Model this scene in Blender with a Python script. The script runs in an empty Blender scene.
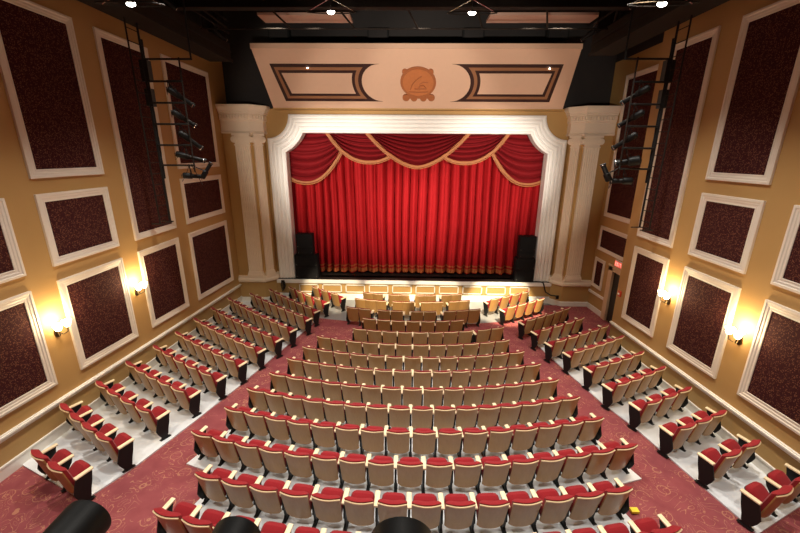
import bpy, bmesh, math, random
from math import sin, cos, pi, sqrt, atan2, radians, hypot
from mathutils import Vector, Matrix
random.seed(7)
C = bpy.context.scene.collection
SC = bpy.context.scene

# ------------------------------------------------------------------ camera
F_PX, PITCH, YAW, ROLL = 376.97, .2905059, .02162, .0072634
CAM = Vector((.284, 0, 7.14))
def ray(u, v):
    a = (u-400)/F_PX; b = (v-266.5)/F_PX
    cr, sr = cos(ROLL), sin(ROLL)
    u, v = a*cr+b*sr, -a*sr+b*cr
    fw = cos(PITCH)-v*sin(PITCH); z = -v*cos(PITCH)-sin(PITCH)
    return Vector((u*cos(YAW)-fw*sin(YAW), u*sin(YAW)+fw*cos(YAW), z))
def make_camera():
    cd = bpy.data.cameras.new('camera'); cam = bpy.data.objects.new('camera', cd); C.objects.link(cam)
    f = ray(400, 266.5); r = (ray(401, 266.5)-f).normalized(); d = (ray(400, 267.5)-f).normalized()
    m = Matrix((r, -d, -f.normalized())).transposed().to_4x4(); m.translation = CAM
    cam.matrix_world = m
    cd.sensor_width = 36; cd.lens = F_PX*36/800; cd.clip_start = .05; cd.clip_end = 100
    SC.camera = cam
make_camera()

def fl(y): return .056*(17.6-y) if y < 17.6 else 0.0
XS = .58                       # axis of the stage

# ------------------------------------------------------------------ materials
def newmat(name):
    m = bpy.data.materials.new(name); m.use_nodes = True
    nt = m.node_tree; b = nt.nodes['Principled BSDF']
    return m, nt, b
def mat(name, col, rough=.5, metal=0., noise=0., scale=6., bump=0., bscale=40., spec=.5, coords='Object', sheen=0.):
    m, nt, b = newmat(name)
    b.inputs['Roughness'].default_value = rough; b.inputs['Metallic'].default_value = metal
    b.inputs['Specular IOR Level'].default_value = spec
    if sheen: b.inputs['Sheen Weight'].default_value = sheen
    tc = nt.nodes.new('ShaderNodeTexCoord')
    if noise:
        n = nt.nodes.new('ShaderNodeTexNoise'); n.inputs['Scale'].default_value = scale; n.inputs['Detail'].default_value = 4
        nt.links.new(tc.outputs[coords], n.inputs['Vector'])
        mx = nt.nodes.new('ShaderNodeMix'); mx.data_type = 'RGBA'
        mx.inputs[6].default_value = tuple(c*(1-noise) for c in col)+(1,); mx.inputs[7].default_value = tuple(min(1, c*(1+noise)) for c in col)+(1,)
        nt.links.new(n.outputs['Fac'], mx.inputs[0]); nt.links.new(mx.outputs[2], b.inputs['Base Color'])
    else: b.inputs['Base Color'].default_value = tuple(col)+(1,)
    if bump:
        n2 = nt.nodes.new('ShaderNodeTexNoise'); n2.inputs['Scale'].default_value = bscale
        nt.links.new(tc.outputs[coords], n2.inputs['Vector'])
        bp = nt.nodes.new('ShaderNodeBump'); bp.inputs['Strength'].default_value = bump; bp.inputs['Distance'].default_value = .02
        nt.links.new(n2.outputs['Fac'], bp.inputs['Height']); nt.links.new(bp.outputs['Normal'], b.inputs['Normal'])
    return m
def math_node(nt, op, a, b=None):
    n = nt.nodes.new('ShaderNodeMath'); n.operation = op
    for i, x in enumerate((a, b)):
        if x is None: continue
        if isinstance(x, (int, float)): n.inputs[i].default_value = x
        else: nt.links.new(x, n.inputs[i])
    return n.outputs[0]
def mat_emit(name, col, strength):
    m, nt, b = newmat(name)
    b.inputs['Base Color'].default_value = tuple(col)+(1,)
    b.inputs['Emission Color'].default_value = tuple(col)+(1,); b.inputs['Emission Strength'].default_value = strength
    return m
def mat_carpet():
    m, nt, b = newmat('carpet'); b.inputs['Roughness'].default_value = .95; b.inputs['Specular IOR Level'].default_value = .1
    tc = nt.nodes.new('ShaderNodeTexCoord')
    def noise(scale, detail=1., dist=0.):
        n = nt.nodes.new('ShaderNodeTexNoise'); n.inputs['Scale'].default_value = scale; n.inputs['Detail'].default_value = detail
        n.inputs['Distortion'].default_value = dist; nt.links.new(tc.outputs['Object'], n.inputs['Vector']); return n.outputs['Fac']
    # scrolling vines: contour lines of a distorted noise field, broken up by a second field
    a = noise(2.5, .6, 2.2)
    w = math_node(nt, 'ABSOLUTE', math_node(nt, 'SUBTRACT', math_node(nt, 'FRACT', math_node(nt, 'MULTIPLY', a, 5.)), .5))
    line = math_node(nt, 'LESS_THAN', w, .045)
    keep = math_node(nt, 'GREATER_THAN', noise(1.6, 2.), .44)
    v = nt.nodes.new('ShaderNodeTexVoronoi'); v.inputs['Scale'].default_value = 2.2; nt.links.new(tc.outputs['Object'], v.inputs['Vector'])
    ring = math_node(nt, 'LESS_THAN', math_node(nt, 'ABSOLUTE', math_node(nt, 'SUBTRACT', math_node(nt, 'FRACT', math_node(nt, 'MULTIPLY', v.outputs['Distance'], 5.)), .5)), .07)
    inner = math_node(nt, 'LESS_THAN', v.outputs['Distance'], .34)
    fac = math_node(nt, 'MAXIMUM', math_node(nt, 'MULTIPLY', line, keep), math_node(nt, 'MULTIPLY', math_node(nt, 'MULTIPLY', ring, inner), keep))
    base = nt.nodes.new('ShaderNodeMix'); base.data_type = 'RGBA'
    base.inputs[6].default_value = (.20, .044, .050, 1); base.inputs[7].default_value = (.33, .088, .092, 1)
    nt.links.new(noise(3.2, 3.), base.inputs[0])
    mx = nt.nodes.new('ShaderNodeMix'); mx.data_type = 'RGBA'; mx.inputs[7].default_value = (.50, .24, .14, 1)
    nt.links.new(math_node(nt, 'MULTIPLY', fac, .62), mx.inputs[0]); nt.links.new(base.outputs[2], mx.inputs[6])
    nt.links.new(mx.outputs[2], b.inputs['Base Color'])
    return m
def mat_panel():
    m, nt, b = newmat('panel_fabric'); b.inputs['Roughness'].default_value = .9; b.inputs['Specular IOR Level'].default_value = .2
    tc = nt.nodes.new('ShaderNodeTexCoord')
    v = nt.nodes.new('ShaderNodeTexVoronoi'); v.inputs['Scale'].default_value = 36; nt.links.new(tc.outputs['Object'], v.inputs['Vector'])
    n = nt.nodes.new('ShaderNodeTexNoise'); n.inputs['Scale'].default_value = 17; n.inputs['Detail'].default_value = 3; nt.links.new(tc.outputs['Object'], n.inputs['Vector'])
    spot = math_node(nt, 'MULTIPLY', math_node(nt, 'LESS_THAN', v.outputs['Distance'], .40), math_node(nt, 'GREATER_THAN', n.outputs['Fac'], .46))
    mx = nt.nodes.new('ShaderNodeMix'); mx.data_type = 'RGBA'
    mx.inputs[6].default_value = (.040, .0060, .0065, 1); mx.inputs[7].default_value = (.20, .075, .040, 1)
    nt.links.new(math_node(nt, 'MULTIPLY', spot, .75), mx.inputs[0]); nt.links.new(mx.outputs[2], b.inputs['Base Color'])
    return m
def mat_wood(name, c1, c2, scale=3., rough=.35):
    m, nt, b = newmat(name); b.inputs['Roughness'].default_value = rough
    tc = nt.nodes.new('ShaderNodeTexCoord'); mp = nt.nodes.new('ShaderNodeMapping')
    mp.inputs['Scale'].default_value = (9, 9, .8); nt.links.new(tc.outputs['Object'], mp.inputs['Vector'])
    n = nt.nodes.new('ShaderNodeTexNoise'); n.inputs['Scale'].default_value = scale; n.inputs['Detail'].default_value = 5
    nt.links.new(mp.outputs['Vector'], n.inputs['Vector'])
    mx = nt.nodes.new('ShaderNodeMix'); mx.data_type = 'RGBA'; mx.inputs[6].default_value = c1+(1,); mx.inputs[7].default_value = c2+(1,)
    nt.links.new(n.outputs['Fac'], mx.inputs[0]); nt.links.new(mx.outputs[2], b.inputs['Base Color'])
    return m
M = dict(
    wall=mat('wall_paint', (.46, .272, .092), .65, noise=.05, scale=1.5),
    dark=mat('charcoal_paint_shade', (.020, .016, .015), .8, noise=.15),  # charcoal paint above the stage; painted-in ceiling shade on the upper side walls
    black=mat('black_ceiling', (.006, .006, .006), .9, noise=.2),
    cream=mat('cream_moulding', (.76, .68, .57), .5, noise=.03),
    white=mat('white_moulding', (.86, .84, .80), .45, noise=.03),
    rail=mat('white_rail', (.84, .80, .72), .4, noise=.03),
    stone=mat('cream_plaster', (.82, .69, .54), .55, noise=.03),
    carpet=mat_carpet(), panel=mat_panel(),
    grey=mat('painted_concrete', (.22, .225, .235), .35, noise=.12, scale=2., bump=.05),
    pale=mat('pale_concrete', (.76, .78, .80), .32, noise=.10, scale=2.5, bump=.05),
    stage=mat('black_stage_floor', (.006, .005, .005), .5, noise=.2),
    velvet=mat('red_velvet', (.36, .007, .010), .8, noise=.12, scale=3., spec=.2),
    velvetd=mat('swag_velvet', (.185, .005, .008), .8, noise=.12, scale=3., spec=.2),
    gold=mat('gold_trim', (.36, .12, .028), .6, noise=.2, scale=30., bump=.3, bscale=60.),
    goldd=mat('bronze_band', (.40, .10, .022), .7, noise=.25, scale=20.),
    ply=mat_wood('tan_plywood', (.34, .175, .052), (.44, .245, .086), rough=.35),
    edge=mat_wood('maple_edge', (.80, .60, .34), (.92, .72, .44)),
    arm=mat_wood('maple_arm', (.78, .62, .38), (.90, .75, .50)),
    seat=mat('red_upholstery', (.27, .009, .014), .85, noise=.12, scale=14., spec=.25, sheen=.1, bump=.15, bscale=160.),
    iron=mat('black_iron', (.009, .009, .009), .5, spec=.3, noise=.2),
    pan=mat('black_seat_pan', (.018, .015, .013), .6, noise=.2),
    speaker=mat('speaker_black', (.005, .005, .006), .7, spec=.2, noise=.25, scale=30.),
    grille=mat('speaker_grille', (.006, .006, .007), .7, spec=.2, bump=.5, bscale=220.),
    chrome=mat('bright_metal', (.75, .74, .72), .25, metal=1., noise=.05),
    lampblk=mat('lamp_black', (.005, .005, .005), .5, spec=.22, noise=.2),
    glass=mat('lens_glass', (.35, .38, .42), .08, noise=.05),
    fascia=mat('salmon_fascia', (.70, .46, .32), .6, noise=.03),
    fband=mat('dark_brown_paint', (.035, .010, .007), .5, noise=.1),
    ftan=mat('tan_band', (.30, .135, .06), .55, noise=.05),
    crest=mat('terracotta_gilding', (.50, .17, .055), .5, noise=.12, scale=10.),
    crestd=mat('terracotta_deep', (.38, .125, .042), .5, noise=.12, scale=10.),  # deeper terracotta for the crest rim and its relief
    steel=mat('brown_steel', (.018, .013, .010), .7, spec=.15, noise=.2),
    toe=mat('toe_board', (.022, .015, .010), .8, spec=.15, noise=.25, scale=3.),
    cloud=mat('cloud_plaster', (.55, .36, .28), .6, noise=.03),
    shade=mat_emit('lit_glass_shade', (1., .82, .55), 22.),
    bulb=mat_emit('lit_bulb', (1., .93, .82), 25.),
    brass=mat('aged_brass', (.10, .07, .035), .35, metal=1., noise=.1),
    doorblk=mat('dark_door', (.012, .008, .007), .5, noise=.15),
    doorfr=mat('door_frame_cream', (.66, .48, .29), .5, noise=.03),
    exitred=mat_emit('exit_red', (.85, .10, .06), .5),
    exitlet=mat_emit('exit_letters', (1., .42, .32), 1.1),
    alarm=mat('alarm_red', (.55, .05, .02), .4, noise=.05),
    yellow=mat('yellow_tag', (.80, .60, .03), .5, noise=.1),
)

# ------------------------------------------------------------------ mesh builder
class MB:
    def __init__(s): s.v = []; s.f = []; s.mi = []
    def add(s, vs, fs, mi=0):
        o = len(s.v); s.v += [tuple(p) for p in vs]; s.f += [tuple(i+o for i in f) for f in fs]; s.mi += [mi]*len(fs); return s
    def hexa(s, p, mi=0):      # 8 points: bottom loop, top loop
        return s.add(p, [(3,2,1,0), (4,5,6,7), (0,1,5,4), (1,2,6,5), (2,3,7,6), (3,0,4,7)], mi)
    def box(s, x0, x1, y0, y1, z0, z1, mi=0):
        return s.hexa([(x0,y0,z0), (x1,y0,z0), (x1,y1,z0), (x0,y1,z0), (x0,y0,z1), (x1,y0,z1), (x1,y1,z1), (x0,y1,z1)], mi)
    def prism(s, pts, ext, mi=0):   # planar polygon + extrusion vector
        n = len(pts); e = Vector(ext); P = [Vector(p) for p in pts]; Q = [p+e for p in P]
        return s.add(P+Q, [tuple(range(n))[::-1], tuple(range(n, 2*n))]+[(i, (i+1) % n, n+(i+1) % n, n+i) for i in range(n)], mi)
    def tube(s, path, r, n=8, mi=0, cap=True, radii=None):
        P = [Vector(p) for p in path]; rings = []; up = Vector((0, 0, 1)); prev = None
        for i, p in enumerate(P):
            d = (P[min(i+1, len(P)-1)]-P[max(i-1, 0)]).normalized()
            if prev is None:
                a = d.cross(up) if abs(d.z) < .9 else d.cross(Vector((1, 0, 0)))
            else: a = prev-d*prev.dot(d)
            a.normalize(); prev = a; b = d.cross(a); rr = radii[i] if radii else r
            rings.append([p+(a*cos(2*pi*k/n)+b*sin(2*pi*k/n))*rr for k in range(n)])
        vs = [q for R in rings for q in R]; fs = []
        for i in range(len(P)-1):
            for k in range(n): fs.append((i*n+k, i*n+(k+1) % n, (i+1)*n+(k+1) % n, (i+1)*n+k))
        if cap: fs.append(tuple(range(n))[::-1]); fs.append(tuple((len(P)-1)*n+k for k in range(n)))
        return s.add(vs, fs, mi)
    def torus(s, c, ax1, ax2, R, r, n=32, m=6, mi=0):
        c = Vector(c); a = Vector(ax1).normalized(); b = Vector(ax2).normalized(); w = a.cross(b); vs = []; fs = []
        for i in range(n):
            t = 2*pi*i/n; d = a*cos(t)+b*sin(t)
            for k in range(m):
                q = 2*pi*k/m; vs.append(c+d*(R+r*cos(q))+w*r*sin(q))
        for i in range(n):
            for k in range(m): fs.append((i*m+k, ((i+1) % n)*m+k, ((i+1) % n)*m+(k+1) % m, i*m+(k+1) % m))
        return s.add(vs, fs, mi)
    def sphere(s, c, r, n=12, m=8, sc=(1, 1, 1), mi=0):
        vs = [(c[0], c[1], c[2]-r*sc[2])]; fs = []
        for j in range(1, m):
            t = -pi/2+pi*j/m
            for i in range(n): vs.append((c[0]+r*sc[0]*cos(t)*cos(2*pi*i/n), c[1]+r*sc[1]*cos(t)*sin(2*pi*i/n), c[2]+r*sc[2]*sin(t)))
        vs.append((c[0], c[1], c[2]+r*sc[2])); L = len(vs)-1
        for i in range(n): fs.append((0, 1+(i+1) % n, 1+i)); fs.append((L, 1+(m-2)*n+i, 1+(m-2)*n+(i+1) % n))
        for j in range(m-2):
            for i in range(n): fs.append((1+j*n+i, 1+j*n+(i+1) % n, 1+(j+1)*n+(i+1) % n, 1+(j+1)*n+i))
        return s.add(vs, fs, mi)
    def grid(s, fn, nu, nv, mi=0, flip=False):
        vs = [fn(i/nu, j/nv) for j in range(nv+1) for i in range(nu+1)]
        fs = [(j*(nu+1)+i, j*(nu+1)+i+1, (j+1)*(nu+1)+i+1, (j+1)*(nu+1)+i) for j in range(nv) for i in range(nu)]
        if flip: fs = [f[::-1] for f in fs]
        return s.add(vs, fs, mi)
    def slab(s, fn_a, fn_b, nu, nv, mi=0):    # closed solid between two grids
        A = [fn_a(i/nu, j/nv) for j in range(nv+1) for i in range(nu+1)]
        B = [fn_b(i/nu, j/nv) for j in range(nv+1) for i in range(nu+1)]
        n = len(A); w = nu+1; fs = []
        for j in range(nv):
            for i in range(nu):
                q = (j*w+i, j*w+i+1, (j+1)*w+i+1, (j+1)*w+i)
                fs.append(q); fs.append(tuple(n+k for k in q)[::-1])
        rim = [i for i in range(w)]+[j*w+nu for j in range(1, nv+1)]+[nv*w+i for i in range(nu-1, -1, -1)]+[j*w for j in range(nv-1, 0, -1)]
        for a, b in zip(rim, rim[1:]+rim[:1]): fs.append((b, a, n+a, n+b))
        return s.add(A+B, fs, mi)
    def mesh(s, name, mats, smooth=False, recalc=True):
        me = bpy.data.meshes.new(name); me.from_pydata(s.v, [], s.f)
        for m in (mats if isinstance(mats, (list, tuple)) else [mats]): me.materials.append(m)
        me.polygons.foreach_set('material_index', s.mi)
        if recalc:
            bm = bmesh.new(); bm.from_mesh(me); bmesh.ops.recalc_face_normals(bm, faces=bm.faces); bm.to_mesh(me); bm.free()
        if smooth:
            me.polygons.foreach_set('use_smooth', [True]*len(me.polygons))
            try: me.set_sharp_from_angle(angle=radians(40))
            except Exception: pass
        me.update(); return me
    def build(s, name, mats, parent=None, smooth=False):
        o = bpy.data.objects.new(name, s.mesh(name, mats, smooth)); C.objects.link(o)
        if parent is not None:
            o.parent = parent
        return o
def tag(o, label, cat, group=None):
    o['label'] = label; o['category'] = cat
    if group: o['group'] = group
    return o
def thing(name, label, cat, loc=(0, 0, 0), rz=0., group=None):
    o = bpy.data.objects.new(name, None); C.objects.link(o); o.location = loc; o.rotation_euler = (0, 0, rz); o.empty_display_size = .1
    return tag(o, label, cat, group)
def struct(name, mb, m, smooth=False):
    o = mb.build(name, m, None, smooth); o['kind'] = 'structure'; return o
def shift(mb, d):
    mb.v = [(p[0]-d[0], p[1]-d[1], p[2]-d[2]) for p in mb.v]; return mb
def part(name, mb, m, parent, smooth=False):      # world-coordinate mesh made a child of a thing with rz = 0
    p = parent; off = Vector((0, 0, 0))
    while p is not None: off += p.location; p = p.parent
    return shift(mb, off).build(name, m, parent, smooth)

# ------------------------------------------------------------------ setting
ZC = 13.6
def fpoly(pts, lift, thick):
    mb = MB(); n = len(pts)
    top = [(x, y, fl(y)+lift) for x, y in pts]; bot = [(x, y, fl(y)+lift-thick) for x, y in pts]
    mb.add(top+bot, [tuple(range(n)), tuple(range(n, 2*n))[::-1]]+[((i+1) % n, i, n+i, n+(i+1) % n) for i in range(n)])
    return mb
# carpeted floor (aisles) then the bare concrete forestage floor
arc = [(XS+18*sin(t), 33.1-18.3*cos(t)) for t in [radians(a) for a in (27, 20, 14, 7, 0, -7, -14, -20)]]
arc = [(8.0, 13.2), (9.1, 13.2), (9.1, 17.6), (6.9, 17.5), (5.2, 15.6), (4.2, 15.15), (3., 14.9), (1.5, 14.75), (0, 14.75), (-1.5, 14.9), (-2.6, 15.05), (-3.7, 15.3), (-8, 16.2)]
struct('floor', fpoly([(-8, -3), (8, -3)]+arc, 0, .1), M['carpet'])
struct('floor_front', fpoly(arc[3:][::-1]+[(6.9, 17.5), (7.4, 17.6), (6.9, 18.0), (-6.3, 18.0), (-8, 17.6)], -.004, .1), M['grey'])
PL = [(-7.99, 6.38), (-5.89, 5.52), (-5.5, 6.5), (-5.12, 7.9), (-4.74, 9.46), (-4.25, 11.9), (-3.75, 14.4), (-3.65, 15.2), (-5.0, 16.9), (-6.2, 17.3), (-7.99, 17.4)]
struct('floor_riser_left', fpoly(PL, .03, .05), M['pale'])
PR = [(6.56, 5.2), (7.99, 5.86), (7.99, 13.2), (6.6, 13.75), (5.15, 13.2), (5.27, 12.25), (5.5, 10.8), (5.76, 9.23), (6.08, 8.04), (6.29, 6.78)]
struct('floor_riser_right', fpoly(PR, .03, .05), M['pale'])

# walls
def wallx(x, y0, y1, z0, z1, t): return MB().box(min(x, x+t), max(x, x+t), y0, y1, z0, z1)
ZP = 10.95  # above this height the side walls carry ceiling shade in their colour
struct('wall_left', wallx(-8, -3, 18.6, -.2, ZP, -.2), M['wall'])
struct('wall_left_upper', wallx(-8, -3, 18.6, ZP, ZC, -.2), M['dark'])
struct('wall_right', wallx(8, -3, 13.22, -.2, ZP, .2).box(8.2, 9.3, 13.02, 13.22, -.2, ZP), M['wall'])
struct('wall_right_upper', wallx(8, -3, 13.22, ZP, ZC, .2).box(8.2, 9.3, 13.02, 13.22, ZP, ZC), M['dark'])
DX0, DX1, DZ = 14.35, 15.72, 2.42      # doorway in the recessed wall (Y range, head height)
struct('wall_recess', MB().box(9.1, 9.3, 13.22, DX0, -.2, ZP).box(9.1, 9.3, DX1, 18.6, -.2, ZP).box(9.1, 9.3, DX0, DX1, DZ, ZP), M['wall'])
struct('wall_recess_upper', wallx(9.1, 13.22, 18.6, ZP, ZC, .2), M['dark'])
struct('wall_back', MB().box(-8.2, 8.2, -3.2, -3, -.2, ZC), M['wall'])
struct('ceiling', MB().box(-8.4, 9.5, -3.2, 19, ZC, ZC+.2), M['black'])
# proscenium wall: opening outline shared with the frame
HW, ZT, R0 = 6.8, 8.81, 1.03
def outline(t, z0, inset=0):
    r = R0+t; pts = [(-(HW-t), z0), (-(HW-t), ZT-sqrt(r*r-t*t))]
    a0 = atan2(-sqrt(r*r-t*t), t); a1 = atan2(-t, sqrt(r*r-t*t))
    for k in range(1, 12): a = a0+(a1-a0)*k/12; pts.append((-HW+r*cos(a), ZT+r*sin(a)))
    pts.append((-(HW-sqrt(r*r-t*t)), ZT-t))
    full = pts+[(-x, z) for x, z in pts[::-1]]
    return [(XS+x, z) for x, z in full]
ZS = 1.06
WY = 18.22
o = outline(.4, ZS)
mb = MB()
for y in (WY, WY+.4):
    # left, right and top pieces around the opening, as a strip from the outline to the wall's outer rectangle
    outer = []
    for (x, z) in o:
        if z <= ZT-.4-1e-6 and abs(x-XS) > HW-.4-1e-3: outer.append((-8.2 if x < XS else 9.3, z))
        else: outer.append((x, 9.05) if abs(x-XS) < 5 else ((-8.2 if x < XS else 9.3), z if z < 8.3 else 9.05))
    base = len(mb.v)
    mb.add([(x, y, z) for x, z in o]+[(x, y, z) for x, z in outer], [(i, i+1, len(o)+i+1, len(o)+i) for i in range(len(o)-1)])
struct('wall_stage', mb, M['wall'])
struct('wall_stage_upper', MB().box(-8.2, 9.3, WY+.02, WY+.3, 9.05, ZC), M['dark'])
struct('wall_stage_below', MB().box(-8.2, 9.3, 18.35, 18.6, -.2, ZS), M['wall'])
struct('wall_backstage', MB().box(-8.2, 9.3, 20.5, 20.7, -.2, ZC), M['black'])
# stage deck and apron front
struct('floor_stage', MB().box(-6.25, 7.4, 17.9, 18.36, ZS-.12, ZS).box(-8, 9.1, 18.3, 20.5, ZS-.12, ZS), M['stage'])
ap = MB().box(-6.3, 7.45, 17.9, 18.2, -.05, ZS-.13)
ap.prism([(-6.3, 17.9, -.05), (-6.3, 18.2, -.05), (-6.75, 18.2, -.05), (-6.55, 17.6, -.05)], (0, 0, ZS-.08))
ap.prism([(7.45, 17.9, -.05), (7.45, 18.2, -.05), (7.9, 18.2, -.05), (7.7, 17.6, -.05)], (0, 0, ZS-.08))
struct('wall_apron', ap, M['wall'])
struct('trim_1', MB().box(-6.3, 7.45, 17.83, 17.95, ZS-.17, ZS-.012).box(-6.3, 7.45, 17.86, 17.95, ZS-.21, ZS-.17), M['white'])
struct('baseboard_stage', MB().box(-6.35, 7.5, 17.85, 17.9, -.05, .28).box(-6.35, 7.5, 17.86, 17.9, .28, .31), M['white'])
k = 1
for i in range(10):
    x0 = -5.2+i*1.178; x1 = x0+.98; z0, z1, w, y0 = .38, .80, .045, 17.87
    mb = MB().box(x0, x1, y0, 17.9, z1-w, z1).box(x0, x1, y0, 17.9, z0, z0+w).box(x0, x0+w, y0, 17.9, z0, z1).box(x1-w, x1, y0, 17.9, z0, z1)
    k += 1; struct('trim_%d' % k, mb, M['rail'])
# proscenium frame: ridged profile swept along the stepped outline
prof = [(0, 18.22), (0, 18.06), (.05, 18.03), (.09, 18.03), (.11, 18.07), (.17, 18.08), (.20, 18.05), (.24, 18.05), (.26, 18.08), (.33, 18.09), (.36, 18.06), (.40, 18.06), (.42, 18.09), (.50, 18.10), (.53, 18.07), (.57, 18.07), (.59, 18.11), (.66, 18.12), (.70, 18.09), (.74, 18.09), (.78, 18.12), (.78, 18.62)]
mb = MB(); ols = [outline(t, ZS-.0) for t, _ in prof]; n = len(ols[0])
mb.add([(x, y, z) for (t, y), ol in zip(prof, ols) for x, z in ol], [(j*n+i, j*n+i+1, (j+1)*n+i+1, (j+1)*n+i) for j in range(len(prof)-1) for i in range(n-1)])
k += 1; pf = struct('trim_%d' % k, mb, M['white'])

# rails and skirtings along the raked side walls
def rake_strip(x, dx, y0, y1, h0, h1):
    mb = MB(); xa, xb = sorted((x, x+dx))
    mb.hexa([(xa, y0, fl(y0)+h0), (xb, y0, fl(y0)+h0), (xb, y1, fl(y1)+h0), (xa, y1, fl(y1)+h0), (xa, y0, fl(y0)+h1), (xb, y0, fl(y0)+h1), (xb, y1, fl(y1)+h1), (xa, y1, fl(y1)+h1)])
    return mb
def join(*ms):
    r = MB()
    for m in ms: r.add(m.v, m.f)
    return r
for x, s, y1, nm in ((-8, 1, 17.42, 'left'), (8, -1, 13.22, 'right')):
    k += 1; struct('trim_%d' % k, join(rake_strip(x, s*.05, -3, y1, .80, .92), rake_strip(x, s*.085, -3, y1, .865, .90), rake_strip(x, s*.03, -3, y1, .78, .80)), M['rail'])
    struct('baseboard_'+nm, join(rake_strip(x, s*.03, -3, y1, 0, .25), rake_strip(x, s*.045, -3, y1, .25, .285)), M['rail'])
k += 1; struct('trim_%d' % k, rake_strip(9.1, -.05, DX1+.18, 17.5, .82, .93), M['rail'])
struct('baseboard_recess', rake_strip(9.1, -.03, DX1+.18, 17.5, 0, .25), M['rail'])
# doorway
struct('door_1', MB().box(9.13, 9.18, DX0+.02, DX1-.14, fl(14.5)-.02, DZ-.02), M['doorblk'])
dfm = MB()
for ya, yb in ((DX0-.16, DX0), (DX1-.14, DX1+.18)): dfm.box(9.02, 9.12, ya, yb, fl(yb)-.02, DZ+.16)
dfm.box(9.02, 9.12, DX0-.16, DX1+.18, DZ-.02, DZ+.2); dfm.box(9.0, 9.06, DX0-.18, DX1+.22, DZ+.16, DZ+.24)
k += 1; struct('trim_%d' % k, dfm, M['doorfr'])

# ------------------------------------------------------------------ wall panels
def wall_panel(xw, s, y0, y1, z0a, z0b, z1, label, grp, w=.19):
    """framed fabric panel on a side wall; z0a/z0b are bottom heights at y0/y1 (the lowest ones follow the rake)"""
    t = thing('wall_panel', label, 'wall panel', (xw, (y0+y1)/2, (z0a+z1)/2), 0, grp)
    def quad(i): 
        f = (z0b-z0a)/(y1-y0)
        return [(y0+i, z0a+i*f+i), (y1-i, z0b-i*f+i), (y1-i, z1-i), (y0+i, z1-i)]
    mb = MB()
    prof = [(0, 0), (0, .05), (.05, .055), (.07, .04), (.11, .04), (.13, .028), (w-.03, .028), (w-.02, .035), (w, .03), (w, 0)]
    n = 4; rings = [[(xw+s*d, y, z) for y, z in quad(i)] for i, d in prof]
    mb.add([p for r in rings for p in r], [(j*n+i, j*n+(i+1) % n, (j+1)*n+(i+1) % n, (j+1)*n+i) for j in range(len(prof)-1) for i in range(n)])
    part('frame', mb, M['cream'], t)
    q = quad(w-.02)
    part('fabric', MB().prism([(xw, y, z) for y, z in q], (s*.018, 0, 0)), M['panel'], t)
    return t
def lb(y): return 1.75-.0557*(y-9.6)
T, UB, MT, MBt, LT = 10.25, 6.56, 6.22, 4.56, 4.21
for side, xw, s, cols in (('left', -8, 1, [(5.4, 7.56), (8.23, 10.3), (10.98, 13.06), (13.74, 16.76)]), ('right', 8, -1, [(5.6, 7.72), (8.38, 10.19), (10.88, 12.62)])):
    g = side+' wall panels'
    for ci, (y0, y1) in enumerate(cols):
        where = ('nearest the camera', 'between the two wall lights', 'behind the lighting ladder', 'beside the stage column')[ci]
        if ci > 0 and ci != 2: wall_panel(xw, s, y0, y1, UB, UB, T, 'tall burgundy panel in cream frame, top of %s wall %s' % (side, where), g)
        if ci == 2: wall_panel(xw, s, y0, y1, MBt, MBt, T, 'very tall burgundy panel in cream frame on %s wall %s' % (side, where), g)
        else: wall_panel(xw, s, y0, y1, MBt, MBt, MT, 'small burgundy panel in cream frame, middle of %s wall %s' % (side, where), g)
        lab = 'large lower burgundy panel in cream frame on %s wall %s' % (side, where)
        if ci == 2: lab = 'lower burgundy panel in cream frame under the %s lighting ladder' % side
        wall_panel(xw, s, y0, y1, lb(y0), lb(y1), LT, lab, g)
g = 'right wall panels'
wall_panel(9.1, -1, 13.9, 17.1, 4.53, 4.53, T, 'tall plain burgundy panel in the recess beside the right column', g)
wall_panel(9.1, -1, 14.0, 17.2, 2.98, 2.98, 4.08, 'wide short burgundy panel over the doorway in the right recess', g, .16)
wall_panel(9.1, -1, 16.36, 17.24, 1.21, 1.21, 2.6, 'narrow upright burgundy panel left of the dark doorway', g, .15)

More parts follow.
